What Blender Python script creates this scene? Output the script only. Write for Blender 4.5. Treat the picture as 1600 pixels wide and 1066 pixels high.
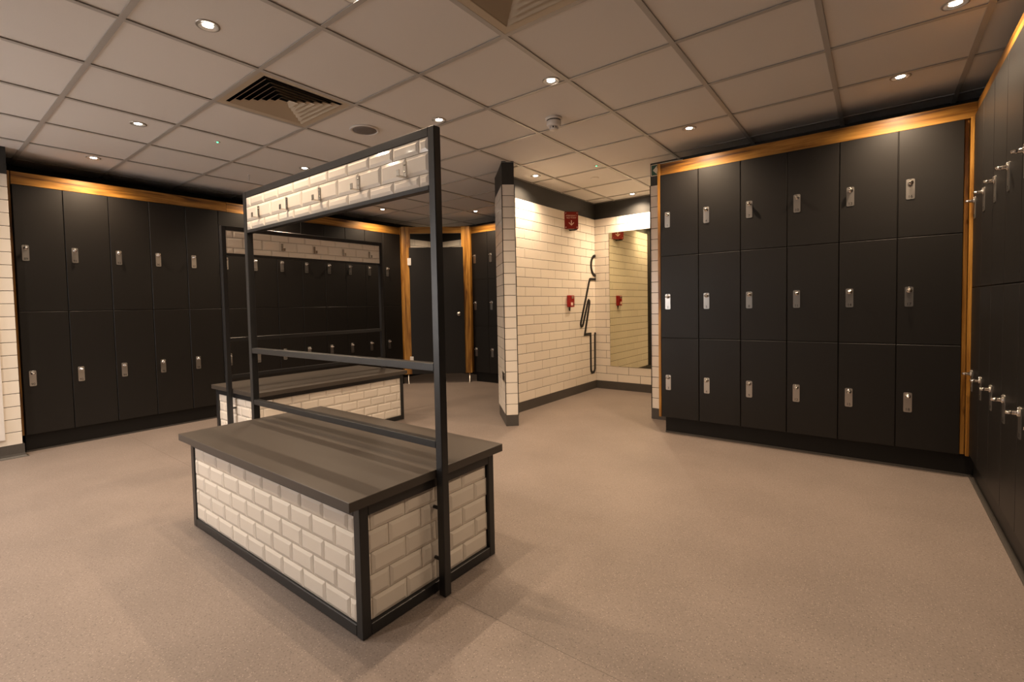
import bpy, bmesh, math
from mathutils import Vector, Matrix

SC = bpy.context.scene
for o in list(bpy.data.objects):
    bpy.data.objects.remove(o, do_unlink=True)
COL = SC.collection
PI = math.pi
RAD = math.radians

# ------------------------------------------------------------------ camera
CAM_POS = Vector((2.612, -0.678, 1.112))
YAW, PITCH, ROLL, FPX = 0.6697, 0.0394, -0.0204, 748.0
cam = bpy.data.cameras.new('camera')
cam.sensor_width = 36.0
cam.lens = FPX / 1600.0 * 36.0
cam.shift_x = 21.58 / 1600.0
cam.shift_y = -26.35 / 1600.0
cam.clip_start = 0.05
camo = bpy.data.objects.new('camera', cam)
COL.objects.link(camo)
_f = Vector((-math.sin(YAW) * math.cos(PITCH), math.cos(YAW) * math.cos(PITCH), -math.sin(PITCH)))
_r = Vector((math.cos(YAW), math.sin(YAW), 0))
_u = _r.cross(_f)
_r2 = math.cos(ROLL) * _r + math.sin(ROLL) * _u
_u2 = -math.sin(ROLL) * _r + math.cos(ROLL) * _u
camo.matrix_world = Matrix(((_r2.x, _u2.x, -_f.x, CAM_POS.x), (_r2.y, _u2.y, -_f.y, CAM_POS.y),
                            (_r2.z, _u2.z, -_f.z, CAM_POS.z), (0, 0, 0, 1)))
SC.camera = camo

# ------------------------------------------------------------------ world, view, lamp settings
W = bpy.data.worlds.new('world')
SC.world = W
W.use_nodes = True
W.node_tree.nodes['Background'].inputs[0].default_value = (0.75, 0.87, 1.0, 1)
W.node_tree.nodes['Background'].inputs[1].default_value = 0.0
SC.view_settings.view_transform = 'Standard'
SC.view_settings.look = 'None'
SC.view_settings.gamma = 1.0
SC.view_settings.use_curve_mapping = False
SC.view_settings.exposure = 0.0
try:
    SC.cycles.use_denoising = True
    SC.cycles.max_bounces = 10
    SC.cycles.diffuse_bounces = 6
    SC.cycles.sample_clamp_indirect = 6.0
except Exception:
    pass
LAMP_COL = (1.0, 0.74, 0.50)
LAMP_W = 64.0
LAMP_SPOT = RAD(146)
ADDED_PANE_COL = (1.0, 0.96, 0.95)  # glow of the unseen window added behind the viewpoint
ADDED_PANE_STRENGTH = 8.0

# ------------------------------------------------------------------ helpers
def link(o):
    COL.objects.link(o)
    return o

def empty(name, loc=(0, 0, 0), rz=0.0, label=None, cat=None, group=None, kind=None):
    o = bpy.data.objects.new(name, None)
    o.empty_display_size = 0.1
    link(o)
    o.location = loc
    o.rotation_euler = (0, 0, rz)
    tag(o, label, cat, group, kind)
    return o

def tag(o, label=None, cat=None, group=None, kind=None):
    if label: o['label'] = label
    if cat: o['category'] = cat
    if group: o['group'] = group
    if kind: o['kind'] = kind
    return o

def put(name, me, mat=None, parent=None, loc=(0, 0, 0), rot=(0, 0, 0)):
    if mat is not None and len(me.materials) == 0:
        me.materials.append(mat)
    o = bpy.data.objects.new(name, me)
    link(o)
    o.location = loc
    o.rotation_euler = rot
    if parent is not None:
        o.parent = parent
    return o

class MB:
    """collects shapes into one mesh"""
    def __init__(s):
        s.v, s.f, s.sm = [], [], []
    def add(s, vs, fs, smooth=False):
        n = len(s.v)
        s.v += [tuple(v) for v in vs]
        s.f += [tuple(i + n for i in f) for f in fs]
        s.sm += [smooth] * len(fs)
        return s
    def box(s, x0, x1, y0, y1, z0, z1, b=0.0):
        if b <= 0:
            vs = [(x, y, z) for z in (z0, z1) for y in (y0, y1) for x in (x0, x1)]
            fs = [(0, 2, 3, 1), (4, 5, 7, 6), (0, 1, 5, 4), (2, 6, 7, 3), (0, 4, 6, 2), (1, 3, 7, 5)]
            return s.add(vs, fs)
        bm = bmesh.new()
        vs = [bm.verts.new((x, y, z)) for z in (z0, z1) for y in (y0, y1) for x in (x0, x1)]
        for f in [(0, 2, 3, 1), (4, 5, 7, 6), (0, 1, 5, 4), (2, 6, 7, 3), (0, 4, 6, 2), (1, 3, 7, 5)]:
            bm.faces.new([vs[i] for i in f])
        bmesh.ops.bevel(bm, geom=bm.edges[:], offset=b, segments=1, affect='EDGES', profile=0.5)
        bm.verts.index_update()
        s.add([v.co for v in bm.verts], [[v.index for v in f.verts] for f in bm.faces])
        bm.free()
        return s
    def lathe(s, prof, n=24, axis='z', origin=(0, 0, 0), smooth=True):
        """prof: (radius, height) pairs"""
        vs, fs = [], []
        for r, h in prof:
            for k in range(n):
                a = 2 * PI * k / n
                c, d = r * math.cos(a), r * math.sin(a)
                p = {'z': (c, d, h), 'y': (c, h, d), 'x': (h, c, d)}[axis]
                vs.append((p[0] + origin[0], p[1] + origin[1], p[2] + origin[2]))
        for i in range(len(prof) - 1):
            for k in range(n):
                a, b = i * n + k, i * n + (k + 1) % n
                fs.append((a, b, b + n, a + n))
        s.add(vs, fs, smooth)
        if prof[0][0] > 1e-6: s.f.append(tuple(range(len(s.v) - len(vs), len(s.v) - len(vs) + n))[::-1]); s.sm.append(False)
        if prof[-1][0] > 1e-6: s.f.append(tuple(range(len(s.v) - n, len(s.v)))); s.sm.append(False)
        return s
    def prism(s, pts, y0, y1):
        """outline in xz extruded along y"""
        n = len(pts)
        vs = [(x, y0, z) for x, z in pts] + [(x, y1, z) for x, z in pts]
        fs = [tuple(range(n)), tuple(range(2 * n - 1, n - 1, -1))]
        fs += [(i, i + n, (i + 1) % n + n, (i + 1) % n) for i in range(n)]
        return s.add(vs, fs)
    def mesh(s, name, mat=None, fix=True):
        me = bpy.data.meshes.new(name)
        me.from_pydata(s.v, [], s.f)
        me.update()
        if fix:
            bm = bmesh.new(); bm.from_mesh(me)
            bmesh.ops.recalc_face_normals(bm, faces=bm.faces[:])
            bm.to_mesh(me); bm.free()
        for p, q in zip(me.polygons, s.sm):
            p.use_smooth = q
        if mat is not None:
            me.materials.append(mat)
        return me

def box(name, x0, x1, y0, y1, z0, z1, mat, parent=None, b=0.0, loc=(0, 0, 0), rot=(0, 0, 0)):
    return put(name, MB().box(x0, x1, y0, y1, z0, z1, b).mesh(name), mat, parent, loc, rot)

def rrect(w, h, r, n=4):
    pts = []
    for cx, cz, a0 in ((w / 2 - r, h / 2 - r, 0), (-w / 2 + r, h / 2 - r, 90), (-w / 2 + r, -h / 2 + r, 180), (w / 2 - r, -h / 2 + r, 270)):
        for k in range(n + 1):
            a = RAD(a0 + 90.0 * k / n)
            pts.append((cx + r * math.cos(a), cz + r * math.sin(a)))
    return pts

_text = {}
def text_mesh(body, size, mat):
    key = (body, size, mat.name)
    if key not in _text:
        cu = bpy.data.curves.new('lettering', 'FONT')
        cu.body = body; cu.size = size; cu.align_x = 'CENTER'; cu.align_y = 'CENTER'
        cu.extrude = 0.0002; cu.resolution_u = 3; cu.space_line = 1.0
        ob = bpy.data.objects.new('lettering', cu)
        link(ob)
        bpy.context.view_layer.update()
        me = bpy.data.meshes.new_from_object(ob.evaluated_get(bpy.context.evaluated_depsgraph_get()))
        bpy.data.objects.remove(ob); bpy.data.curves.remove(cu)
        me.materials.clear(); me.materials.append(mat)
        _text[key] = me
    return _text[key]

# ------------------------------------------------------------------ materials
def mat(name, col, rough=0.5, metal=0.0, spec=0.5, emit=None, strength=0.0):
    m = bpy.data.materials.new(name); m.use_nodes = True
    b = m.node_tree.nodes['Principled BSDF']
    b.inputs['Base Color'].default_value = (*col, 1)
    b.inputs['Roughness'].default_value = rough
    b.inputs['Metallic'].default_value = metal
    b.inputs['Specular IOR Level'].default_value = spec
    if emit:
        b.inputs['Emission Color'].default_value = (*emit, 1)
        b.inputs['Emission Strength'].default_value = strength
    return m

def nodes(m):
    return m.node_tree.nodes, m.node_tree.links, m.node_tree.nodes['Principled BSDF']

def noise(N, L, coord, scale, detail=3.0, rough=0.5, vec=None):
    n = N.new('ShaderNodeTexNoise')
    n.inputs['Scale'].default_value = scale
    n.inputs['Detail'].default_value = detail
    n.inputs['Roughness'].default_value = rough
    L.new(vec if vec is not None else coord, n.inputs['Vector'])
    return n

def ramp(N, L, src, stops):
    r = N.new('ShaderNodeValToRGB')
    e = r.color_ramp.elements
    while len(e) < len(stops): e.new(0.5)
    for i, (p, c) in enumerate(stops):
        e[i].position = p; e[i].color = (*c, 1)
    L.new(src, r.inputs['Fac'])
    return r

def add_bump(m, scale, strength, dist=0.002, coordname='Object', detail=4):
    N, L, b = nodes(m)
    tc = N.new('ShaderNodeTexCoord')
    n = noise(N, L, tc.outputs[coordname], scale, detail)
    bp = N.new('ShaderNodeBump'); bp.inputs['Strength'].default_value = strength; bp.inputs['Distance'].default_value = dist
    L.new(n.outputs['Fac'], bp.inputs['Height']); L.new(bp.outputs['Normal'], b.inputs['Normal'])

def vary(m, col, amount, scale):
    """per-object brightness variation plus soft mottling"""
    N, L, b = nodes(m)
    oi = N.new('ShaderNodeObjectInfo')
    mr = N.new('ShaderNodeMapRange'); mr.inputs['To Min'].default_value = 1 - amount; mr.inputs['To Max'].default_value = 1 + amount
    L.new(oi.outputs['Random'], mr.inputs['Value'])
    mx = N.new('ShaderNodeMix'); mx.data_type = 'RGBA'; mx.blend_type = 'MULTIPLY'
    mx.inputs[0].default_value = 1.0; mx.inputs[6].default_value = (*col, 1)
    L.new(mr.outputs['Result'], mx.inputs[7]); L.new(mx.outputs[2], b.inputs['Base Color'])

M = {}
# speckled safety vinyl
def floor_material(name, base, contrast=1.0):
    m = mat(name, base, 0.5, 0, 0.4)
    N, L, b = nodes(m)
    tc = N.new('ShaderNodeTexCoord')
    obj = tc.outputs['Object']
    big = noise(N, L, obj, 2.2, 4)
    fine = noise(N, L, obj, 130.0, 3, 0.6)
    sp1 = N.new('ShaderNodeTexVoronoi'); sp1.inputs['Scale'].default_value = 165.0; L.new(obj, sp1.inputs['Vector'])
    sp2 = N.new('ShaderNodeTexVoronoi'); sp2.inputs['Scale'].default_value = 150.0
    mp = N.new('ShaderNodeMapping'); mp.inputs['Location'].default_value = (3.3, 1.7, 0.4); L.new(obj, mp.inputs['Vector']); L.new(mp.outputs['Vector'], sp2.inputs['Vector'])
    bb = [tuple(c * f for c in base) for f in (0.93, 1.06)]
    r0 = ramp(N, L, big.outputs['Fac'], [(0.35, bb[0]), (0.65, bb[1])])
    rf = ramp(N, L, fine.outputs['Fac'], [(0.33, (0.72, 0.70, 0.68)), (0.5, (1, 1, 1)), (0.68, (1.0, 1.0, 1.0))])
    mx = N.new('ShaderNodeMix'); mx.data_type = 'RGBA'; mx.blend_type = 'MULTIPLY'; mx.inputs[0].default_value = 0.8 * contrast
    L.new(r0.outputs['Color'], mx.inputs[6]); L.new(rf.outputs['Color'], mx.inputs[7])
    # light chips: random cells, only near their centre
    def chips(v, thresh, dist):
        sep = N.new('ShaderNodeSeparateColor'); L.new(v.outputs['Color'], sep.inputs['Color'])
        a = N.new('ShaderNodeMath'); a.operation = 'GREATER_THAN'; a.inputs[1].default_value = thresh; L.new(sep.outputs['Red'], a.inputs[0])
        c = N.new('ShaderNodeMath'); c.operation = 'LESS_THAN'; c.inputs[1].default_value = dist; L.new(v.outputs['Distance'], c.inputs[0])
        d = N.new('ShaderNodeMath'); d.operation = 'MULTIPLY'; L.new(a.outputs[0], d.inputs[0]); L.new(c.outputs[0], d.inputs[1])
        e = N.new('ShaderNodeMath'); e.operation = 'MULTIPLY'; e.inputs[1].default_value = 0.7 * contrast; L.new(d.outputs[0], e.inputs[0])
        return e
    for v, th, di, colr in ((sp1, 0.80, 0.34, tuple(min(1, c * 1.65) for c in base)), (sp2, 0.86, 0.33, tuple(c * 0.42 for c in base))):
        e = chips(v, th, di)
        m2 = N.new('ShaderNodeMix'); m2.data_type = 'RGBA'
        L.new(e.outputs[0], m2.inputs[0]); L.new(mx.outputs[2], m2.inputs[6]); m2.inputs[7].default_value = (*colr, 1)
        mx = m2
    L.new(mx.outputs[2], b.inputs['Base Color'])
    bp = N.new('ShaderNodeBump'); bp.inputs['Strength'].default_value = 0.12; bp.inputs['Distance'].default_value = 0.001
    L.new(fine.outputs['Fac'], bp.inputs['Height']); L.new(bp.outputs['Normal'], b.inputs['Normal'])
    return m
M['floor'] = floor_material('speckled_vinyl', (0.226, 0.184, 0.161))
M['cove'] = floor_material('dark_cove_vinyl', (0.075, 0.067, 0.060), 0.6)
M['seam'] = mat('weld_seam_vinyl', (0.11, 0.090, 0.078), 0.5)
add_bump(M['seam'], 200, 0.1)
M['ceiling_tile'] = mat('mineral_tile', (0.78, 0.755, 0.73), 0.9, 0, 0.2)
vary(M['ceiling_tile'], (0.78, 0.755, 0.73), 0.015, 1)
add_bump(M['ceiling_tile'], 260, 0.35, 0.002)
M['grid'] = mat('white_grid_bar', (0.50, 0.48, 0.455), 0.32)
M['void'] = mat('black_void', (0.004, 0.004, 0.004), 0.9, 0, 0.1)
M['tile'] = mat('white_wall_tile', (0.82, 0.755, 0.665), 0.22)
vary(M['tile'], (0.82, 0.755, 0.665), 0.03, 1)
M['metro'] = mat('bevelled_metro_tile', (0.84, 0.775, 0.69), 0.08)
vary(M['metro'], (0.84, 0.775, 0.69), 0.03, 1)
add_bump(M['metro'], 9, 0.06, 0.004)
M['grout'] = mat('dark_grout', (0.035, 0.031, 0.029), 0.9, 0, 0.2)
add_bump(M['grout'], 200, 0.2)
M['metro_grout'] = mat('pale_grout', (0.105, 0.085, 0.072), 0.9, 0, 0.2)
add_bump(M['metro_grout'], 200, 0.2)
M['band'] = mat('charcoal_paint', (0.022, 0.022, 0.021), 0.55)
add_bump(M['band'], 120, 0.12)
M['plaster'] = mat('pale_plaster', (0.62, 0.58, 0.53), 0.8)
add_bump(M['plaster'], 60, 0.1)
M['laminate'] = mat('charcoal_laminate', (0.0070, 0.0056, 0.0046), 0.45, 0, 0.42)
add_bump(M['laminate'], 420, 0.16, 0.0006)
M['plinth'] = mat('black_plinth', (0.006, 0.0055, 0.005), 0.45, 0, 0.3)
M['steel_frame'] = mat('black_powder_coat', (0.018, 0.018, 0.019), 0.34)
add_bump(M['steel_frame'], 500, 0.06, 0.0004)
M['slab'] = mat('grey_brown_laminate', (0.064, 0.054, 0.046), 0.36)
add_bump(M['slab'], 500, 0.12, 0.0005)
M['steel'] = mat('brushed_steel', (0.62, 0.59, 0.55), 0.30, 1.0)
add_bump(M['steel'], 300, 0.05, 0.0003)
M['chrome'] = mat('polished_chrome', (0.75, 0.72, 0.69), 0.12, 1.0)
add_bump(M['chrome'], 40, 0.02, 0.0003)
M['ink'] = mat('black_ink', (0.01, 0.01, 0.01), 0.6)
M['white_plastic'] = mat('white_plastic', (0.75, 0.72, 0.69), 0.35)
add_bump(M['white_plastic'], 150, 0.04)
M['cream_metal'] = mat('cream_enamel', (0.55, 0.47, 0.36), 0.40)
add_bump(M['cream_metal'], 150, 0.04)
M['dark_plastic'] = mat('grey_mesh_plastic', (0.07, 0.07, 0.075), 0.6)
add_bump(M['dark_plastic'], 900, 0.5, 0.001)
M['speaker_mesh'] = mat('speaker_mesh', (0.19, 0.17, 0.165), 0.6)
add_bump(M['speaker_mesh'], 900, 0.5, 0.001)
M['hook_steel'] = mat('satin_hook_steel', (0.50, 0.46, 0.40), 0.24, 1.0)
add_bump(M['hook_steel'], 300, 0.05, 0.0003)
M['red_sign'] = mat('red_acrylic', (0.22, 0.010, 0.004), 0.3)
add_bump(M['red_sign'], 60, 0.02)
M['red_box'] = mat('red_plastic', (0.26, 0.006, 0.006), 0.3)
add_bump(M['red_box'], 80, 0.04)
M['sign_white'] = mat('sign_print', (0.85, 0.66, 0.55), 0.5)
M['green_sign'] = mat('green_print', (0.002, 0.06, 0.035), 0.4)
M['cream_print'] = mat('cream_print', (0.72, 0.66, 0.56), 0.5)
M['mirror'] = mat('tinted_mirror', (0.70, 0.68, 0.50), 0.01, 1.0)
M['lamp'] = mat('lamp_lens', (1, 1, 1), 0.3, 0, 0.5, (1.0, 0.88, 0.72), 45.0)
M['green_led'] = mat('green_led', (0.05, 0.6, 0.2), 0.3, 0, 0.5, (0.05, 1.0, 0.35), 6.0)
M['bezel'] = mat('satin_bezel', (0.55, 0.52, 0.49), 0.3, 0.6)
add_bump(M['bezel'], 200, 0.03, 0.0003)
M['pane'] = mat('added_glow_pane', (0.8, 0.8, 0.8), 0.4, 0, 0.5, ADDED_PANE_COL, ADDED_PANE_STRENGTH)  # emissive sheet of the added, unseen window

def wood_material(name, dark, mid, light):
    m = mat(name, mid, 0.38)
    N, L, b = nodes(m)
    tc = N.new('ShaderNodeTexCoord'); oi = N.new('ShaderNodeObjectInfo')
    add = N.new('ShaderNodeVectorMath'); add.operation = 'ADD'
    mul = N.new('ShaderNodeVectorMath'); mul.operation = 'SCALE'; mul.inputs[3].default_value = 7.0
    comb = N.new('ShaderNodeCombineXYZ')
    for k in range(3): L.new(oi.outputs['Random'], comb.inputs[k])
    L.new(comb.outputs[0], mul.inputs[0]); L.new(tc.outputs['Object'], add.inputs[0]); L.new(mul.outputs[0], add.inputs[1])
    mp = N.new('ShaderNodeMapping'); mp.inputs['Scale'].default_value = (0.9, 13.0, 13.0)
    L.new(add.outputs[0], mp.inputs['Vector'])
    n1 = noise(N, L, None, 1.6, 5, 0.55, mp.outputs['Vector'])
    n1.inputs['Distortion'].default_value = 0.9
    mp2 = N.new('ShaderNodeMapping'); mp2.inputs['Scale'].default_value = (4.0, 150.0, 150.0)
    L.new(add.outputs[0], mp2.inputs['Vector'])
    n2 = noise(N, L, None, 1.5, 3, 0.6, mp2.outputs['Vector'])
    r1 = ramp(N, L, n1.outputs['Fac'], [(0.33, dark), (0.46, mid), (0.62, light), (0.74, mid)])
    r2 = ramp(N, L, n2.outputs['Fac'], [(0.3, (0.72, 0.68, 0.62)), (0.6, (1, 1, 1))])
    mx = N.new('ShaderNodeMix'); mx.data_type = 'RGBA'; mx.blend_type = 'MULTIPLY'; mx.inputs[0].default_value = 0.8
    L.new(r1.outputs['Color'], mx.inputs[6]); L.new(r2.outputs['Color'], mx.inputs[7])
    L.new(mx.outputs[2], b.inputs['Base Color'])
    bp = N.new('ShaderNodeBump'); bp.inputs['Strength'].default_value = 0.1; bp.inputs['Distance'].default_value = 0.0008
    L.new(n2.outputs['Fac'], bp.inputs['Height']); L.new(bp.outputs['Normal'], b.inputs['Normal'])
    return m
M['wood'] = wood_material('walnut_veneer', (0.085, 0.030, 0.005), (0.30, 0.132, 0.019), (0.50, 0.252, 0.050))

def board(name, L_, w, t, parent=None, loc=(0, 0, 0), rot=(0, 0, 0), kind=None):
    """wood board, grain along local x; x 0..L, y 0..t, z 0..w"""
    o = box(name, 0, L_, 0, t, 0, w, M['wood'], parent, 0.0015, loc, rot)
    if kind: o['kind'] = kind
    return o

def struct(o):
    o['kind'] = 'structure'
    return o

CEIL = 2.40
# ------------------------------------------------------------------ floor
floor = struct(box('floor', -3.6, 3.8, -3.4, 5.3, -0.1, 0.0, M['floor']))
box('weld_seam', -2.77, 3.06, 0.6015, 0.6030, 0.0, 0.0003, M['seam'], floor)

# ------------------------------------------------------------------ ceiling: each mineral tile and each bar
G = 0.6
ceil = struct(box('ceiling', -3.7, 3.9, -3.5, 5.4, CEIL + 0.13, CEIL + 0.18, M['void']))
TI0, TI1, TJ0, TJ1 = -6, 6, -5, 9
VENTS = {(-1, 1), (2, 1)}
tile_me = MB().box(-0.296, 0.296, -0.296, 0.296, 0, 0.015, 0.002).mesh('ceiling_tile', M['ceiling_tile'])
for i in range(TI0, TI1):
    for j in range(TJ0, TJ1):
        if (i, j) in VENTS: continue
        put('ceiling_tile', tile_me, None, ceil, ((i + .5) * G, (j + .5) * G, CEIL + 0.007))
def bar_mesh(L_, axis):
    m = MB()
    if axis == 'y':
        m.box(-0.0125, 0.0125, 0, L_, 0, 0.0025); m.box(-0.003, 0.003, 0, L_, 0.0025, 0.035)
    else:
        m.box(0, L_, -0.0125, 0.0125, 0, 0.0025); m.box(0, L_, -0.003, 0.003, 0.0025, 0.035)
    return m.mesh('grid_bar', M['grid'])
mb_main = bar_mesh((TJ1 - TJ0) * G, 'y')
mb_cross = bar_mesh(G - 0.025, 'x')
# main bars run towards the alcove on every line, cross bars sit between them
for i in range(TI0, TI1 + 1):
    put('main_bar', mb_main, None, ceil, (i * G, TJ0 * G, CEIL))
for i in range(TI0, TI1):
    for j in range(TJ0, TJ1 + 1):
        put('cross_bar', mb_cross, None, ceil, (i * G + 0.0125, j * G, CEIL + 0.0002))

# ------------------------------------------------------------------ walls
_tiles = {}
def tile_mesh(kind, w, h):
    key = (kind, round(w, 4), round(h, 4))
    if key not in _tiles:
        if kind == 'wall':
            m = MB().box(0, w, -0.006, 0, 0, h, 0.0015).mesh('wall_tile', M['tile'])
        else:
            b = min(0.013, w * 0.35, h * 0.35)
            v = [(0, 0, 0), (w, 0, 0), (w, 0, h), (0, 0, h),
                 (0, -0.004, 0), (w, -0.004, 0), (w, -0.004, h), (0, -0.004, h),
                 (b, -0.0085, b), (w - b, -0.0085, b), (w - b, -0.0085, h - b), (b, -0.0085, h - b)]
            f = [(0, 1, 5, 4), (1, 2, 6, 5), (2, 3, 7, 6), (3, 0, 4, 7), (4, 5, 9, 8), (5, 6, 10, 9), (6, 7, 11, 10), (7, 4, 8, 11), (8, 9, 10, 11)]
            m = MB().add(v, f).mesh('metro_tile', M['metro'])
        _tiles[key] = m
    return _tiles[key]

def tile_field(parent, ox, oy, rz, length, rows, joint, pitch, gap=0.0045, kind='wall', skip=None, name='tile'):
    """rows: list of (z0, z1, joint offset) in the wall's local frame; tiles between the joints, cut at 0 and length"""
    for z0, z1, off in rows:
        xs = [0.0]
        x = off % pitch
        while x < length - 0.004:
            if x > 0.004: xs.append(x)
            x += pitch
        xs.append(length)
        for a, b in zip(xs[:-1], xs[1:]):
            a2, b2 = a + (gap / 2 if a > 0 else 0), b - (gap / 2 if b < length else 0)
            if b2 - a2 < 0.006 or (skip and skip(a2, b2, z0, z1)): continue
            me = tile_mesh(kind, b2 - a2, z1 - z0 - gap)
            put(name, me, None, parent, (ox + a2 * math.cos(rz), oy + a2 * math.sin(rz), z0 + gap / 2), (0, 0, rz))

def std_rows(off_top, n=21, z_top=2.2, h=0.1, pitch=0.3):
    return [(z_top - (k + 1) * h, z_top - k * h, off_top + (pitch / 2 if k % 2 else 0)) for k in range(n)]

def skirting(name, pts, parent=None):
    """coved vinyl skirting along a polyline, room on the right-hand side of travel"""
    prof = [(0.0, 0.0), (0.028, 0.0), (0.016, 0.004), (0.008, 0.014), (0.005, 0.03), (0.005, 0.1), (0.0, 0.1)]
    m = MB()
    n = len(prof)
    P = [Vector(p) for p in pts]
    rings = []
    for k, p in enumerate(P):
        ds = []
        if k > 0: ds.append((P[k] - P[k - 1]).normalized())
        if k < len(P) - 1: ds.append((P[k + 1] - P[k]).normalized())
        ns = [Vector((d.y, -d.x)) for d in ds]
        nn = sum(ns, Vector((0, 0)))
        nn = nn / max(1e-6, nn.length)
        s = 1.0 / max(0.3, nn.dot(ns[0]))
        rings.append([(p.x + nn.x * a * s, p.y + nn.y * a * s, h) for a, h in prof])
    vs = [v for r in rings for v in r]
    fs = []
    for k in range(len(P) - 1):
        for i in range(n):
            fs.append((k * n + i, k * n + (i + 1) % n, (k + 1) * n + (i + 1) % n, (k + 1) * n + i))
    fs += [tuple(range(n)), tuple(range((len(P) - 1) * n, len(P) * n))[::-1]]
    m.add(vs, fs)
    return struct(put(name, m.mesh(name), M['cove'], parent))

# room shell
struct(box('wall_front', -2.8, 3.8, -3.25, -3.13, 0, CEIL + .1, M['band']))
struct(box('wall_right', 3.56, 3.68, -3.2, 3.8, 0, CEIL + .1, M['band']))
wl = struct(box('wall_left', -2.78, -2.656, -3.2, -0.086, 0, 2.2, M['grout']))
box('painted_band', -2.78, -2.654, -3.2, -0.086, 2.2, CEIL + 0.01, M['band'], wl)
tile_field(wl, -2.656, -3.2, PI / 2, 3.112, std_rows(0.147), None, 0.3, name='wall_tile')
wll = struct(box('wall_left_recess', -3.37, -3.256, -0.2, 5.25, 0, CEIL + 0.01, M['grout']))
box('painted_band', -3.256, -3.25, -0.08, 5.13, 2.2, CEIL + 0.005, M['band'], wll)
tile_field(wll, -3.256, 3.95, PI / 2, 1.18, std_rows(0.05), None, 0.3, name='wall_tile', skip=lambda a, b, z0, z1: z1 < 1.75)
wbl = struct(box('wall_back_recess', -3.3, -0.40, 5.136, 5.25, 0, CEIL + 0.01, M['grout']))
box('painted_band', -3.25, -0.40, 5.13, 5.136, 2.2, CEIL + 0.005, M['band'], wbl)
tile_field(wbl, -3.25, 5.136, 0, 1.35, std_rows(0.2), None, 0.3, name='wall_tile', skip=lambda a, b, z0, z1: z1 < 1.75)
# alcove
ax = -0.276
was = struct(box('wall_alcove_side', -0.40, ax - 0.006, 3.20, 5.14, 0, 2.2, M['grout']))
box('painted_band', -0.40, ax - 0.002, 3.20, 5.14, 2.2, CEIL + 0.01, M['band'], was)
tile_field(was, ax - 0.006, 3.20, PI / 2, 5.03 - 3.20, std_rows(3.29 - 3.20), None, 0.3, name='wall_tile')
MX0, MX1, MZ0, MZ1 = -0.072, 0.90, 0.302, 2.0
wab = struct(box('wall_alcove_back', ax - 0.006, 1.08, 5.036, 5.16, 0, 2.2, M['grout']))
box('painted_band', ax - 0.002, 1.08, 5.032, 5.16, 2.2, CEIL + 0.01, M['band'], wab)
tile_field(wab, ax, 5.036, 0, 1.21, std_rows(0.02 - ax), None, 0.3, name='wall_tile',
           skip=lambda a, b, z0, z1: a + ax > MX0 + .02 and b + ax < MX1 and z0 > MZ0 - 0.02 and z1 < MZ1 + 0.02)
war = struct(box('wall_alcove_right', 0.936, 1.06, 3.786, 5.1, 0, 2.2, M['grout']))
box('painted_band', 0.936, 1.06, 3.784, 5.1, 2.2, CEIL + 0.01, M['band'], war)
tile_field(war, 0.936, 5.03, -PI / 2, 5.03 - 3.79, std_rows(0.1), None, 0.3, name='wall_tile')
wbk = struct(box('wall_back', 0.936, 3.68, 3.786, 3.9, 0, 2.2, M['grout']))
box('painted_band', 0.936, 3.68, 3.782, 3.9, 2.2, CEIL + 0.01, M['band'], wbk)
tile_field(wbk, 0.936, 3.786, 0, 0.24, std_rows(0.0), None, 0.3, name='wall_tile')
box('corner_trim', 0.931, 0.937, 3.776, 3.787, 0.1, 2.2, M['plinth'], wbk)
# diagonal partition
s2 = math.sqrt(0.5)
wdg = empty('wall_diagonal', (-0.007, 2.813, 0), RAD(-45 + 0) + PI / 2 * 0, kind='structure')
# local frame: x along the end face (towards the right), y into the partition (away from the viewer)
wdg.rotation_euler = (0, 0, RAD(45))
TH = 0.058
box('core', -TH + .006, TH - .006, 0.006, 0.56, 0, 2.2, M['grout'], wdg)
box('painted_band', -TH + .003, TH - .003, 0.003, 0.56, 2.2, CEIL + 0.01, M['band'], wdg)
tile_field(wdg, -TH, 0.006, 0, 2 * TH, std_rows(0.0), None, 0.3, name='wall_tile')
tile_field(wdg, -TH + .006, 0.56, -PI / 2, 0.56, std_rows(0.05), None, 0.3, name='wall_tile')
tile_field(wdg, TH - .006, 0.0, PI / 2, 0.40, std_rows(0.05), None, 0.3, name='wall_tile')
for sx in (-1, 1):
    box('corner_trim', sx * TH - 0.003, sx * TH + 0.003, -0.003, 0.003, 0.1, 2.2, M['plinth'], wdg)

# skirtings (room on the right-hand side of travel)
def dloc(x, y):
    c, s = math.cos(RAD(45)), math.sin(RAD(45))
    return (-0.007 + x * c - y * s, 2.813 + x * s + y * c)
skirting('baseboard_partition', [dloc(-TH, 0.5), dloc(-TH, 0), dloc(TH, 0), dloc(TH, 0.33), (ax, 3.30), (ax, 5.03), (0.93, 5.03), (0.93, 3.78), (1.17, 3.78)][::-1])
skirting('baseboard_left', [(-2.65, -3.13), (-2.65, -0.082), (-2.72, -0.082)][::1])
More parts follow.
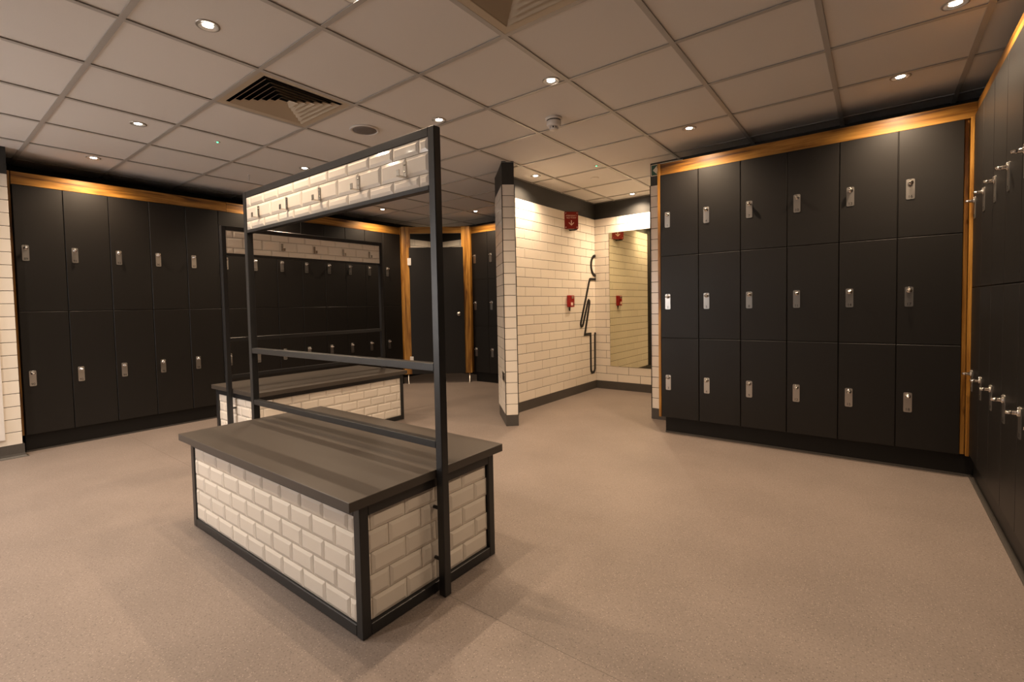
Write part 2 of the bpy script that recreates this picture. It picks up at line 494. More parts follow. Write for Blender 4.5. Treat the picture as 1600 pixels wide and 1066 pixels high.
# ceiling edge angle
def angle_trim(name, pts, w=0.022):
    m = MB()
    for (xa, ya), (xb, yb) in zip(pts[:-1], pts[1:]):
        d = Vector((xb - xa, yb - ya)).normalized(); n = Vector((d.y, -d.x)) * w
        vs = [(xa, ya, CEIL - .003), (xb, yb, CEIL - .003), (xb + n.x, yb + n.y, CEIL - .003), (xa + n.x, ya + n.y, CEIL - .003)]
        vs += [(x, y, CEIL - .0002) for x, y, z in vs]
        m.add(vs, [(0, 1, 2, 3), (4, 5, 6, 7), (0, 1, 5, 4), (1, 2, 6, 5), (2, 3, 7, 6), (3, 0, 4, 7)])
    return struct(put(name, m.mesh(name), M['grid']))
angle_trim('trim_1', [(1.25, 3.784), (0.936, 3.784), (0.936, 5.03), (ax, 5.03), (ax, 3.2), dloc(TH, .35), dloc(TH, 0), dloc(-TH, 0), dloc(-TH, .52)])

# unseen glowing window, added behind the viewpoint for cooler light on the left
win = empty('added_window_1', (-1.75, -3.13, 1.0), 0, kind='structure')
box('pane', -0.62, 0.62, 0.002, 0.012, -0.5, 0.95, M['pane'], win)
for x0, x1, z0, z1 in ((-.68, -.62, -.56, 1.01), (.62, .68, -.56, 1.01), (-.62, .62, .95, 1.01), (-.62, .62, -.56, -.5), (-.02, .02, -.5, .95)):
    box('added_window_frame', x0, x1, 0.001, 0.04, z0, z1, M['white_plastic'], win, 0.003)

# ------------------------------------------------------------------ lockers
DW = 0.018           # door thickness
plate_me = MB().prism(rrect(0.042, 0.126, 0.008), -0.003, 0).mesh('lock_plate', M['steel'])
def latch_mesh():
    m = MB()
    m.lathe([(0.0145, 0.0), (0.0145, -0.005), (0.0115, -0.008), (0.0085, -0.008), (0.0085, -0.020)], 16, 'y')
    # flat loop for a padlock
    R0, R1, n = 0.0130, 0.0055, 16
    vs, fs = [], []
    for k in range(n):
        a = 2 * PI * k / n
        for r, y in ((R0, 0), (R1, 0)):
            for t in (-0.0055, 0.0055):
                vs.append((r * math.cos(a) * 0.9, -0.027 + r * math.sin(a), t))
    for k in range(n):
        a, b = 4 * k, 4 * ((k + 1) % n)
        fs += [(a, b, b + 1, a + 1), (a + 2, a + 3, b + 3, b + 2), (a, a + 2, b + 2, b), (a + 1, b + 1, b + 3, a + 3)]
    m.add(vs, fs, True)
    return m.mesh('turn_latch', M['chrome'])
latch_me = latch_mesh()
screw_me = MB().lathe([(0.0042, 0), (0.0042, -0.004), (0.002, -0.0065), (0, -0.0065)], 10, 'y').mesh('screw', M['chrome'])

_lk = {}
def locker_column(loc, rz, width, rows, lock_z, numbers, label, group, depth=0.44):
    """local frame: door face at y=0, x to the right, y into the locker"""
    t = empty('locker', loc, rz, label, 'locker', group)
    key = ('b', width, tuple(rows), depth)
    if key not in _lk:
        _lk[key] = MB().box(0.0, width, DW + .001, depth, rows[0][0], rows[-1][1]).mesh('body', M['plinth'])
    put('body', _lk[key], None, t)
    for k, (z0, z1) in enumerate(rows):
        key = ('d', width, round(z1 - z0, 4))
        if key not in _lk:
            _lk[key] = MB().box(0.002, width - 0.002, 0, DW, 0.002, z1 - z0 - 0.002, 0.0022).mesh('door', M['laminate'])
        d = put('door', _lk[key], None, t, (0, 0, z0))
        px, pz = 0.060, lock_z[k] - z0
        put('lock_plate', plate_me, None, d, (px, 0, pz))
        put('turn_latch', latch_me, None, d, (px + 0.001, -0.003, pz + 0.040))
        put('screw', screw_me, None, d, (px, -0.003, pz + 0.0575))
        if numbers:
            put('number', text_mesh(str(numbers[k]), 0.025, M['ink']), None, d, (px, -0.0032, pz - 0.047), (PI / 2, 0, 0))
    return t

ROWS3 = [(0.14, 0.81), (0.81, 1.49), (1.49, 2.165)]
LOCK3 = [0.437, 1.113, 1.79]
ROWS2 = [(0.14, 1.138), (1.138, 2.15)]
LOCK2 = [0.597, 1.609]
ORD = ['first', 'second', 'third', 'fourth', 'fifth', 'sixth', 'seventh', 'eighth', 'ninth', 'tenth', 'eleventh', 'twelfth', 'last']
# facing bank right of the alcove: 1..18
YR, XR0, PR = 3.33, 1.186, 0.305
for c in range(6):
    n = [3 * c + 3, 3 * c + 2, 3 * c + 1]
    locker_column((XR0 + c * PR, YR, 0), 0, PR, ROWS3, LOCK3, n,
                  'charcoal three-door locker, %s from the mirror alcove, doors numbered %d to %d' % (ORD[c], n[2], n[0]),
                  'three-door lockers right of the mirror alcove')
# left bank: 89.. in two rows
XL, YL0, PL = -2.75, -0.055, 0.302
for c in range(13):
    top = 89 + 2 * c
    locker_column((XL, YL0 + c * PL, 0), PI / 2, PL, ROWS2, LOCK2, [top + 1, top],
                  'charcoal two-door locker, %s from the tiled wall at left, numbered %d over %d' % (ORD[c], top, top + 1),
                  'two-door lockers along the left wall')
# right edge run, seen at a grazing angle
XF, YF0, PF = 3.052, 3.290, 0.303
ROWS2F = [(0.155, 1.160), (1.160, 2.168)]
LOCK2F = [0.613, 1.620]
for c in range(6):
    locker_column((XF, YF0 - c * PF, 0), -PI / 2, PF, ROWS2F, LOCK2F, [20 + 2 * c, 19 + 2 * c],
                  ('charcoal two-door locker at right edge, %s from the wooden corner post' % ORD[c]),
                  'two-door lockers at the right edge')
# far bank beside the cubicle door
YB, XB0, PB = 4.60, -2.040, 0.300
for c in range(5):
    lab = ['charcoal three-door locker directly right of the cubicle door post',
           'charcoal three-door locker half hidden behind the diagonal tiled partition'][c] if c < 2 else 'charcoal three-door locker hidden behind the diagonal tiled partition'
    locker_column((XB0 + c * PB, YB, 0), 0, PB, ROWS3, LOCK3, None, lab, 'three-door lockers at the far end')

# plinths
struct(box('baseboard_back', 1.205, 3.10, 3.38, 3.40, 0, 0.139, M['plinth']))
struct(box('baseboard_left_lockers', -2.80, -2.78, -0.055, 3.90, 0, 0.139, M['plinth']))
struct(box('baseboard_right', 3.08, 3.10, 1.475, 3.38, 0, 0.154, M['plinth']))
struct(box('baseboard_far_back', -2.02, -0.42, 4.64, 4.66, 0, 0.139, M['plinth']))
# vinyl turned up at the plinths
struct(box('trim_2', 1.205, 3.074, 3.374, 3.380, 0, 0.014, M['cove']))
struct(box('trim_3', 3.060, 3.080, 1.475, 3.374, 0, 0.012, M['cove']))
struct(box('trim_4', -2.780, -2.774, -0.055, 3.88, 0, 0.012, M['cove']))
# wood pelmets, end panels and corner posts
YP = YR + DW
struct(board('trim_5', 3.07 - 1.165, 0.093, 0.02, None, (1.165, YP, 2.167)))
def vboard(name, x0, x1, y0, y1, z0, z1):
    """upright wood piece: grain along z (mesh built along local x then stood up)"""
    h = z1 - z0
    me = MB().box(0, h, y0 - (y0 + y1) / 2, y1 - (y0 + y1) / 2, -(x1 - x0) / 2, (x1 - x0) / 2, 0.0015).mesh(name)
    return struct(put(name, me, M['wood'], None, ((x0 + x1) / 2, (y0 + y1) / 2, z0), (0, -PI / 2, 0)))
vboard('trim_6', 1.164, 1.185, 3.332, 3.77, 0.139, 2.262)
vboard('trim_7', 3.018, 3.038, 3.362, 3.40, 0.139, 2.166)
vboard('trim_8', 3.040, 3.056, 3.318, 3.40, 0.139, 2.166)
# right edge pelmet (grain along y)
struct(board('trim_9', 3.345 - 1.48, 0.092, 0.02, None, (XF + DW, 3.345, 2.168), (0, 0, -PI / 2)))
# left bank pelmet in two lengths, end panel
struct(board('trim_10', 1.60, 0.10, 0.02, None, (XL - DW, -0.055, 2.153), (0, 0, PI / 2)))
struct(board('trim_11', 2.33, 0.10, 0.02, None, (XL - DW, 1.547, 2.153), (0, 0, PI / 2)))
vboard('trim_12', -3.24, -2.776, -0.080, -0.058, 0.139, 2.255)
vboard('trim_13', -2.772, -2.745, 3.874, 3.892, 0.139, 2.255)
# cubicle: posts on the diagonal
dx, dy = 0.736, 0.640
dl = math.hypot(dx, dy); AD = math.atan2(dy, dx)
cub0 = (-2.742, 3.888)
def cboard(name, a0, a1, b0, b1, z0, z1, upright=True, parent=None):
    """piece on the cubicle line: a along the line, b away from the room"""
    if upright:
        h = z1 - z0
        me = MB().box(0, h, b0, b1, -a1, -a0, 0.0015).mesh(name)
        e = (Matrix.Rotation(AD, 4, 'Z') @ Matrix.Rotation(-PI / 2, 4, 'Y')).to_euler()
        return struct(put(name, me, M['wood'], None, (cub0[0], cub0[1], z0), e))
    me = MB().box(a0, a1, b0, b1, 0, z1 - z0, 0.0015).mesh(name)
    return struct(put(name, me, M['wood'], None, (cub0[0], cub0[1], z0), (0, 0, AD)))
DL = dl
cboard('trim_14', 0.0, 0.122, 0.0, 0.03, 0.138, 2.262)
cboard('trim_15', DL - 0.122, DL, 0.0, 0.03, 0.138, 2.262)
cboard('trim_16', 0.122, DL - 0.122, 0.006, 0.026, 2.165, 2.258, False)
vboard('trim_17', -2.058, -2.042, 4.545, 4.62, 0.139, 2.262)
struct(board('trim_18', 1.60, 0.10, 0.02, None, (-2.042, YB + DW, 2.167)))
# metal foot under the right post
foot = MB().lathe([(0.022, 0.0), (0.022, 0.004), (0.010, 0.008), (0.010, 0.138)], 14).mesh('trim_19')
struct(put('trim_19', foot, M['steel'], None, (cub0[0] + math.cos(AD) * (DL - .04) - math.sin(AD) * .015, cub0[1] + math.sin(AD) * (DL - .04) + math.cos(AD) * .015, 0)))
foot = MB().lathe([(0.022, 0.0), (0.022, 0.004), (0.010, 0.008), (0.010, 0.138)], 14).mesh('trim_20')
struct(put('trim_20', foot, M['steel'], None, (cub0[0] + math.cos(AD) * (.05) - math.sin(AD) * .015, cub0[1] + math.sin(AD) * .05 + math.cos(AD) * .015, 0)))
# cubicle door
cd = empty('door_1', (cub0[0], cub0[1], 0), AD, kind='structure')
box('panel', 0.105, DL - 0.098, -0.020, -0.002, 0.14, 1.962, M['laminate'], cd, 0.002)
for z in (0.345, 1.76):
    h = MB().box(0.082, 0.108, -0.030, -0.001, z - 0.052, z + 0.052, 0.003)
    h.box(0.108, 0.132, -0.027, -0.019, z - 0.052, z + 0.052, 0.003)
    put('hinge', h.mesh('hinge'), M['white_plastic'], cd)
k = MB().lathe([(0.030, -0.020), (0.030, -0.026), (0.026, -0.030), (0.010, -0.030), (0.010, -0.034), (0, -0.034)], 20, 'y', (DL - 0.175, 0, 1.0))
put('thumb_turn', k.mesh('thumb_turn'), M['steel'], cd)

# ------------------------------------------------------------------ mirror and alcove fittings
mir = empty('wall_mirror', (MX0, 5.028, MZ0), 0, 'tall frameless mirror on the alcove back wall', 'mirror')
box('mirror_glass', 0, MX1 - MX0, -0.004, -0.001, 0, MZ1 - MZ0, M['mirror'], mir)
box('mirror_backing', -0.003, MX1 - MX0 + .003, -0.001, 0.006, -0.003, MZ1 - MZ0 + .003, M['plinth'], mir)

# two-faced red sign
sg = empty('help_sign', (ax, 4.381, 1.995), 0, 'red projecting sign reading emergency help point with down arrow', 'sign')
SW, SH = 0.167, 0.20
for rz, name in ((RAD(45), 'near_panel'), (RAD(-45) + PI, 'far_panel')):
    # panel local: x to the right seen from its front, front is -y; apex of the V stands off the wall
    e = box(name, -SW / 2, SW / 2, 0, 0.004, 0, SH, M['red_sign'], sg, 0.001)
    cy = -0.059 if name == 'near_panel' else 0.059
    e.location = (0.059, cy, 0)
    e.rotation_euler = (0, 0, rz)
    for bdy, zz, sz in (('EMERGENCY', 0.152, 0.0225), ('HELP POINT', 0.127, 0.0225)):
        put('lettering', text_mesh(bdy, sz, M['sign_white']), None, e, (0, -0.0005, zz), (PI / 2, 0, 0))
    a = MB().box(-0.0055, 0.0055, -0.001, 0, 0.045, 0.098)
    for sgn in (-1, 1):
        a.prism([(0, 0.036), (0, 0.051), (sgn * 0.028, 0.076), (sgn * 0.033, 0.068)][:: sgn], -0.001, 0)
    put('arrow', a.mesh('arrow'), M['sign_white'], e)
    for px in (-SW / 2 + .016, SW / 2 - .016):
        for pz in (0.017, SH - .017):
            put('stud', MB().lathe([(0.0055, 0), (0.0055, -0.004), (0, -0.005)], 10, 'y').mesh('stud', M['steel']), None, e, (px, 0, pz))
br = MB().box(0.0, 0.10, -0.012, 0.012, -0.012, -0.002)
put('bracket', br.mesh('bracket'), M['plinth'], sg)

# red call point
cb = empty('call_point', (ax, 4.293, 1.073), PI / 2, 'small red emergency call box on the alcove side wall', 'call box')
box('housing', 0, 0.098, -0.048, 0, 0, 0.140, M['red_box'], cb, 0.004)
box('button', 0.030, 0.070, -0.054, -0.047, 0.100, 0.130, M['steel'], cb, 0.004)
box('notice', 0.014, 0.058, -0.0488, -0.0478, 0.020, 0.055, M['sign_white'], cb)
box('key_switch', 0.070, 0.088, -0.053, -0.047, 0.022, 0.040, M['chrome'], cb, 0.002)
cbl = MB().lathe([(0.006, -0.045), (0.006, 0.0)], 10, 'z', (0.05, -0.008, 0))
put('cable_gland', cbl.mesh('cable_gland'), M['plinth'], cb)

# outlined figure on the side wall, in two raised strokes (y, z on the wall)
def ribbon(path, w, closed=False):
    """flat raised stroke with rounded ends; local x=y-4.8 along the wall, z up"""
    P = [Vector(p) for p in path]
    Lp, Rp = [], []
    for k, p in enumerate(P):
        d = Vector((0, 0))
        if k > 0: d += (P[k] - P[k - 1]).normalized()
        if k < len(P) - 1: d += (P[k + 1] - P[k]).normalized()
        d.normalize()
        n = Vector((-d.y, d.x))
        seg = (P[min(k + 1, len(P) - 1)] - P[max(k, 0)] if k < len(P) - 1 else P[k] - P[k - 1]).normalized()
        c = max(0.55, n.dot(Vector((-seg.y, seg.x))))
        Lp.append(p + n * w / 2 / c); Rp.append(p - n * w / 2 / c)
    m = MB()
    for k in range(len(P) - 1):
        q = [Lp[k], Lp[k + 1], Rp[k + 1], Rp[k]]
        vs = [(v.x, 0, v.y) for v in q] + [(v.x, -0.010, v.y) for v in q]
        m.add(vs, [(0, 1, 2, 3), (4, 5, 6, 7), (0, 1, 5, 4), (2, 3, 7, 6)] + ([(3, 0, 4, 7)] if k == 0 else []) + ([(1, 2, 6, 5)] if k == len(P) - 2 else []))
    return m.mesh('stroke', M['plinth'])
def arc(cx, cz, r, a0, a1, n=8, rz=None):
    rz = rz or r
    return [(cx + r * math.cos(RAD(a0 + (a1 - a0) * k / n)), cz + rz * math.sin(RAD(a0 + (a1 - a0) * k / n))) for k in range(n + 1)]
fg = empty('figure_sign', (ax, 4.8, 0.2), PI / 2, 'black outlined half figure raised on the alcove wall by the corner', 'wall sign')
YO = 4.8
head = arc(5.026 - YO, 1.600 - .2, 0.118, 88, 272, 14, 0.128)
put('head_outline', ribbon(head, 0.034), None, fg)
body = [(5.026, 1.424), (4.885, 1.424)] + [(4.868, 1.418), (4.858, 1.403)] + [(4.62, 0.875)]
body += [(4.618, 0.848), (4.635, 0.828), (4.660, 0.832), (4.676, 0.852)]
body += [(4.812, 1.135), (4.832, 1.152), (4.852, 1.140), (4.854, 1.115)]
body += [(4.718, 0.722), (4.872, 0.722), (4.872, 0.262)]
body += [(4.880, 0.235), (4.905, 0.218), (4.945, 0.218), (4.972, 0.235), (4.982, 0.262), (4.990, 0.70), (5.004, 0.728)]
put('body_outline', ribbon([(a - YO, b - .2) for a, b in body], 0.030), None, fg)

# exit sign on the painted band above the lockers
ex = empty('exit_sign', (0.944, 3.780, 2.285), 0, 'green and white arrow sign beside the wooden locker end panel', 'sign')
box('sign_plate', 0, 0.29, -0.004, 0, 0, 0.105, M['cream_print'], ex)
box('green_field', 0.006, 0.284, -0.0046, -0.004, 0.006, 0.099, M['green_sign'], ex)
put('arrow', MB().prism([(0.018, 0.052), (0.056, 0.090), (0.056, 0.068), (0.085, 0.068), (0.085, 0.036), (0.056, 0.036), (0.056, 0.014)], -0.0052, -0.0046).mesh('arrow'), M['cream_print'], ex)

# switch plate on the partition
pw = empty('wall_socket', (*dloc(-TH, 0.17), 0.40), RAD(45) - PI / 2, 'brushed steel socket low on the diagonal partition', 'socket')
box('plate', 0, 0.15, -0.006, 0, 0, 0.088, M['steel'], pw, 0.002)
for x in (0.02, 0.085):
    box('outlet', x, x + 0.045, -0.007, -0.006, 0.012, 0.055, M['plinth'], pw)
    box('rocker_switch', x + 0.012, x + 0.033, -0.009, -0.006, 0.062, 0.080, M['plinth'], pw)

# framed panel on the left tiled wall (only a corner shows)
fp = empty('framed_panel', (-2.65, -0.80, 0.15), PI / 2, 'cream framed panel on the white tiled wall at left edge', 'panel')
for x0, x1, z0, z1 in ((0, 0.03, 0, 1.7), (0.588, 0.618, 0, 1.7), (0.03, 0.588, 0, 0.03), (0.03, 0.588, 1.67, 1.7)):
    box('frame_rail', x0, x1, -0.018, 0, z0, z1, M['white_plastic'], fp, 0.002)
box('panel_sheet', 0.03, 0.588, -0.008, 0, 0.03, 1.67, M['slab'], fp)

# ------------------------------------------------------------------ benches
ZT = 0.489
def make_bench(name, label):
    t = empty(name, (0, 0, 0), 0, label, 'bench', 'tiled benches with hook frames')
    HX, HY = 0.7225, 0.3525      # base half sizes
    T = 0.036
    sf = M['steel_frame']
    leg = MB().box(-T / 2, T / 2, -T / 2, T / 2, 0, ZT - 0.034, 0.0025).mesh('leg', sf)
    for sx in (-1, 1):
        for sy in (-1, 1):
            put('leg', leg, None, t, (sx * (HX - T / 2), sy * (HY - T / 2), 0))
    rl = MB().box(-(HX - T), HX - T, -T / 2, T / 2, 0, 0.040, 0.002).mesh('base_rail', sf)
    rs = MB().box(-T / 2, T / 2, -(HY - T), HY - T, 0, 0.040, 0.002).mesh('base_rail', sf)
    for z, nm in ((0.002, 'base_rail'), (ZT - 0.034 - 0.040, 'top_rail')):
        for s in (-1, 1):
            put(nm, rl, None, t, (0, s * (HY - T / 2), z))
            put(nm, rs, None, t, (s * (HX - T / 2), 0, z))
    # tiled sides
    core = MB().box(-HX + T * .55, HX - T * .55, -HY + 0.012, HY - 0.012, 0.030, ZT - 0.06).mesh('core', M['metro_grout'])
    put('core', core, None, t)
    z0 = 0.0425
    zr = [z0 + 0.0775 * k for k in range(5)]
    ztop = ZT - 0.074
    LW, EW = 2 * (HX - T), 2 * (HY - T)
    def rows(j):
        out = []
        for k, z in enumerate(zr):
            z1 = min(z + 0.0775, ztop)
            if z1 - z > 0.01: out.append((z, z1, j + (0.0765 if k % 2 else 0)))
        return out
    jf = 0.644 + LW / 2
    tile_field(t, -LW / 2, -HY + 0.012, 0, LW, rows(jf), None, 0.153, 0.0025, 'metro')
    tile_field(t, LW / 2, HY - 0.012, PI, LW, rows(jf), None, 0.153, 0.0025, 'metro')
    je = 0.006 + EW / 2
    tile_field(t, HX - T * .55, -EW / 2, PI / 2, EW, rows(je), None, 0.153, 0.0025, 'metro')
    tile_field(t, -HX + T * .55, EW / 2, -PI / 2, EW, rows(je), None, 0.153, 0.0025, 'metro')
    # seat
    put('seat_top', MB().box(-0.738, 0.738, -0.40, 0.40, ZT - 0.034, ZT, 0.0015).mesh('seat_top', M['slab']), None, t)
    # tall frame outside the ends
    P, FT = 0.0345, 1.780
    FX = 0.7745
    post = MB().box(-P / 2, P / 2, -P / 2, P / 2, 0, FT, 0.0025).mesh('post', sf)
    for s in (-1, 1):
        put('post', post, None, t, (s * (FX - P / 2), 0, 0))
    IW = FX - P
    def crossbar(z0_, z1_, nm):
        put(nm, MB().box(-IW, IW, -P / 2 + .001, P / 2 - .001, 0, z1_ - z0_, 0.002).mesh(nm, sf), None, t, (0, 0, z0_))
    crossbar(FT - 0.034, FT, 'header_rail')
    crossbar(1.548, 1.566, 'header_rail')
    crossbar(0.866, 0.897, 'middle_rail')
    crossbar(0.571, 0.600, 'low_rail')
    put('header_board', MB().box(-IW, IW, -0.009, 0.009, 1.566, FT - 0.034).mesh('header_board', M['metro_grout']), None, t)
    zt = FT - 0.034
    hrows = lambda j: [(1.612, 1.692, j), (1.692, zt, j + .0765), (1.566, 1.612, j + .0765)]
    tile_field(t, -IW, -0.009, 0, 2 * IW, hrows(0.612 + IW), None, 0.153, 0.0025, 'metro')
    tile_field(t, IW, 0.009, PI, 2 * IW, hrows(0.612 + IW), None, 0.153, 0.0025, 'metro')
    hk = MB().box(-0.009, 0.009, -0.003, 0, 0, 0.064, 0.0008)
    hk.box(-0.009, 0.009, -0.038, -0.003, 0, 0.003)
    hk.box(-0.009, 0.009, -0.038, -0.035, 0, 0.025, 0.0008)
    for zz in (0.022, 0.05):
        hk.lathe([(0.0035, -0.0025), (0.0035, -0.0045), (0, -0.0045)], 8, 'y', (0, 0, zz))
    hkm = hk.mesh('coat_hook', M['hook_steel'])
    for k in range(5):
        x = -0.6 + 0.3 * k
        put('coat_hook', hkm, None, t, (x + .012, -0.0178, 1.614))
        put('coat_hook', hkm, None, t, (x - .012, 0.0178, 1.614), (0, 0, PI))
    peg = MB().lathe([(0.007, -0.03), (0.007, 0.03)], 10, 'x').mesh('spacer', sf)
    for s in (-1, 1):
        for z in (0.135, 0.335):
            put('spacer', peg, None, t, (s * (HX + 0.004), -0.004, z))
    return t
def copy_tree(o, parent=None):
    c = o.copy(); COL.objects.link(c); c.parent = parent
    for ch in list(o.children):
        copy_tree(ch, c)
    return c
bench = make_bench('bench', 'nearest tiled bench with black steel hook frame in the foreground')
bench2 = copy_tree(bench)
bench.location = (0.556, 0.600, 0)
bench2.location = (-1.42, 1.712, 0)
bench2.rotation_euler = (0, 0, PI / 2)
bench2['label'] = 'farther tiled bench with black hook frame before the left lockers'

# ------------------------------------------------------------------ ceiling fittings
def diffuser(i, j, label):
    c = ((i + .5) * G, (j + .5) * G, CEIL)
    t = empty('ceiling_vent', c, 0, label, 'air vent', 'square ceiling air vents')
    H_ = 0.2965
    def ring(r0, z0, r1, z1, nm, thick=0.002):
        vs = []
        for r, z in ((r0, z0), (r1, z1), (r1 - thick, z1 + thick), (r0 - thick, z0 + thick)):
            vs += [(-r, -r, z), (r, -r, z), (r, r, z), (-r, r, z)]
        fs = []
        for a in range(4):
            b = (a + 1) % 4
            for k in range(4):
                fs.append((a * 4 + k, a * 4 + (k + 1) % 4, b * 4 + (k + 1) % 4, b * 4 + k))
        return put(nm, MB().add(vs, fs).mesh(nm), M['cream_metal'], t)
    ring(H_, 0.0, 0.250, 0.004, 'frame', 0.003)
    for k in range(6):
        r = 0.236 - 0.036 * k
        ring(r, -0.003 + 0.001 * k, r - 0.027, 0.018 + 0.001 * k, 'vane', 0.0016)
    b = MB().box(-.26, .26, -.26, .26, 0.09, 0.10)
    for s in (-1, 1):
        b.box(s * .258, s * .262, -.26, .26, 0.005, 0.09); b.box(-.26, .26, s * .258, s * .262, 0.005, 0.09)
    put('plenum', b.mesh('plenum'), M['void'], t)
    return t
diffuser(-1, 1, 'square cream ceiling vent with dark louvres above the foreground bench')
diffuser(2, 1, 'square cream ceiling vent cut off by the top edge of the photo')

bez_me = MB()
bez_me.lathe([(0.026, 0.004), (0.050, 0.0), (0.050, -0.003), (0.045, -0.0055), (0.040, -0.0035), (0.026, 0.002)], 28)
bez_me.f = [f for f in bez_me.f if len(f) == 4]; bez_me.sm = bez_me.sm[:len(bez_me.f)]
bez_me = bez_me.mesh('bezel', M['bezel'])
lens_me = MB().lathe([(0.0, -0.0012), (0.020, -0.0006), (0.026, 0.0022), (0.026, 0.004)], 24).mesh('lens', M['lamp'])
def downlight(x, y, label, power=1.0, color=LAMP_COL):
    t = empty('downlight', (x, y, CEIL + 0.0065), 0, label, 'downlight', 'recessed ceiling downlights')
    put('bezel', bez_me, None, t)
    put('lens', lens_me, None, t)
    l = bpy.data.lights.new('lamp', 'SPOT')
    l.energy = LAMP_W * power; l.color = color; l.spot_size = LAMP_SPOT; l.spot_blend = 1.0; l.shadow_soft_size = 0.022
    lo = bpy.data.objects.new('lamp', l); link(lo); lo.parent = t; lo.location = (0, 0, -0.012)
    return t
SHOWN = [
 (0.222, 0.265, 'large bright downlight near the upper left, above the foreground bench'),
 (0.898, 0.560, 'downlight cut by the top edge between the two ceiling vents'),
 (-1.375, 0.423, 'downlight left of the square vent, two panels from the left wall'),
 (-2.514, 0.415, 'downlight over lockers 91 and 92 at the left wall'),
 (-1.523, 1.727, 'downlight just above the hook frame header, over the farther bench'),
 (0.215, 1.734, 'downlight touching the top corner of the foreground hook frame'),
 (1.119, 1.747, 'downlight beside the ceiling smoke detector'),
 (1.498, 3.080, 'downlight over lockers 1 to 6 beside the alcove'),
 (2.709, 3.059, 'downlight over lockers 13 to 18 near the right corner'),
 (2.874, 2.302, 'downlight at the top right corner by the right edge lockers'),
 (-2.510, 3.388, 'small distant downlight over the left lockers near the cubicle door'),
 (-1.718, 4.341, 'small distant downlight over the lockers right of the cubicle door'),
 (-0.096, 3.399, 'downlight inside the alcove next to the diagonal partition'),
 (0.311, 4.855, 'downlight inside the alcove above the mirror'),
]
POWER = {3: 1.25, 7: 1.25, 8: 1.25, 10: 1.2, 12: 1.2, 13: 1.35}
for k, (x, y, lab) in enumerate(SHOWN):
    downlight(x, y, lab, POWER.get(k, 1.0))
UNSEEN = [(-2.51, 1.90, 1.0), (2.75, 0.75, 0.75), (-0.45, -0.90, 1.7), (-1.70, -0.90, 1.7), (0.85, -0.95, 0.9), (-2.20, -2.20, 1.3), (2.60, -1.90, 0.4), (-2.80, 4.68, 0.4)]
COOL = (1.0, 0.85, 0.70)      # unseen front downlights, added whiter to match the cooler left side
for x, y, p in UNSEEN:
    downlight(x, y, 'recessed downlight hidden from view', p, COOL if y < 0 else LAMP_COL)

def led(x, y, label):
    t = empty('indicator_light', (x, y, CEIL + 0.0065), 0, label, 'indicator light', 'green ceiling indicator lights')
    put('rim', MB().lathe([(0.0, -0.003), (0.019, -0.003), (0.021, 0.0), (0.021, 0.001)], 18).mesh('rim', M['white_plastic']), None, t)
    put('diode', MB().lathe([(0.0, -0.007), (0.005, -0.006), (0.007, -0.003)], 12).mesh('diode', M['green_led']), None, t)
led(-1.359, 0.922, 'tiny green indicator light on the ceiling left of the round speaker')
led(0.530, 3.490, 'tiny green indicator light on the alcove ceiling')

sp = empty('ceiling_speaker', (-0.317, 1.506, CEIL + 0.0065), 0, 'round grey grille speaker set in the ceiling behind the square vent', 'speaker')
r = MB().lathe([(0.086, 0.0), (0.104, 0.0), (0.104, -0.006), (0.096, -0.011), (0.086, -0.008), (0.086, 0.0)], 36)
r.f = [f for f in r.f if len(f) == 4]; r.sm = r.sm[:len(r.f)]
put('rim', r.mesh('rim'), M['white_plastic'], sp)
put('grille', MB().lathe([(0.0, -0.010), (0.05, -0.009), (0.086, -0.006), (0.086, 0.0)], 36).mesh('grille'), M['speaker_mesh'], sp)

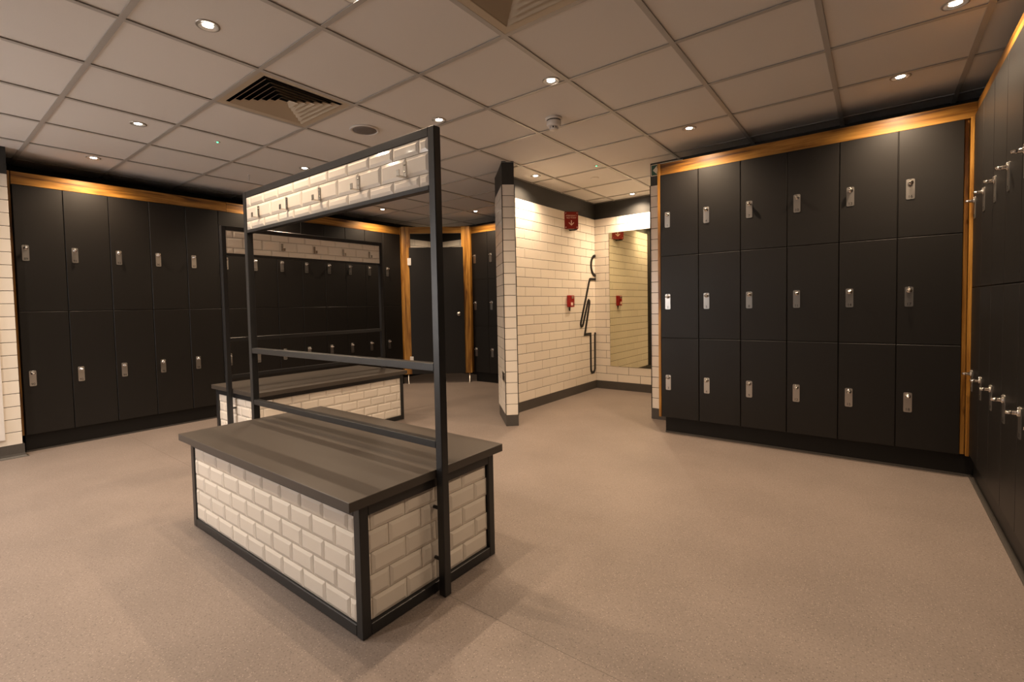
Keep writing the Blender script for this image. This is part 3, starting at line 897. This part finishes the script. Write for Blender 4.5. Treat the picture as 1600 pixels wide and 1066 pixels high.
sm = empty('smoke_detector', (0.835, 2.235, CEIL + 0.0065), 0, 'white two-tier smoke detector hanging from the ceiling', 'smoke detector')
put('base', MB().lathe([(0.058, 0.0), (0.058, -0.010), (0.052, -0.016), (0.050, -0.016)], 28).mesh('base'), M['white_plastic'], sm)
put('vent_gap', MB().lathe([(0.048, -0.016), (0.048, -0.023)], 28).mesh('vent_gap'), M['dark_plastic'], sm)
put('body', MB().lathe([(0.047, -0.023), (0.050, -0.025), (0.050, -0.050), (0.044, -0.058), (0.032, -0.060)], 28).mesh('body'), M['white_plastic'], sm)
put('chamber', MB().lathe([(0.024, -0.060), (0.024, -0.072)], 24).mesh('chamber'), M['dark_plastic'], sm)
fin = MB()
for k in range(8):
    a = 2 * PI * k / 8
    c, s = math.cos(a), math.sin(a)
    q = [(0.023, -0.005), (0.032, -0.005), (0.030, 0.005), (0.023, 0.005)]
    vs = [(x * c - y * s, x * s + y * c, z) for z in (-0.060, -0.074) for x, y in q]
    fin.add(vs, [(0, 1, 2, 3), (4, 5, 6, 7), (0, 1, 5, 4), (1, 2, 6, 5), (2, 3, 7, 6), (3, 0, 4, 7)])
put('cage', fin.mesh('cage'), M['white_plastic'], sm)
put('cap', MB().lathe([(0.031, -0.074), (0.030, -0.080), (0.022, -0.084), (0.0, -0.085)], 24).mesh('cap'), M['white_plastic'], sm)

pr = empty('motion_sensor', (0.316, 3.880, CEIL + 0.0065), 0, 'small flush round sensor on the alcove ceiling', 'sensor')
put('rim', MB().lathe([(0.030, 0.0), (0.040, 0.0), (0.040, -0.004), (0.030, -0.006)], 24).mesh('rim'), M['white_plastic'], pr)
put('lens', MB().lathe([(0.0, -0.009), (0.018, -0.008), (0.030, -0.004), (0.030, 0.0)], 24).mesh('lens'), M['white_plastic'], pr)

hg = empty('ceiling_hook', (-2.105, 1.490, CEIL + 0.0065), 0, 'thin pale rod hanging from the ceiling above the left lockers', 'hook')
put('rod', MB().lathe([(0.004, 0.0), (0.004, -0.055), (0.002, -0.058)], 8).mesh('rod'), M['white_plastic'], hg)
put('cup', MB().lathe([(0.012, 0.0), (0.012, -0.002), (0.005, -0.005)], 12).mesh('cup'), M['white_plastic'], hg)
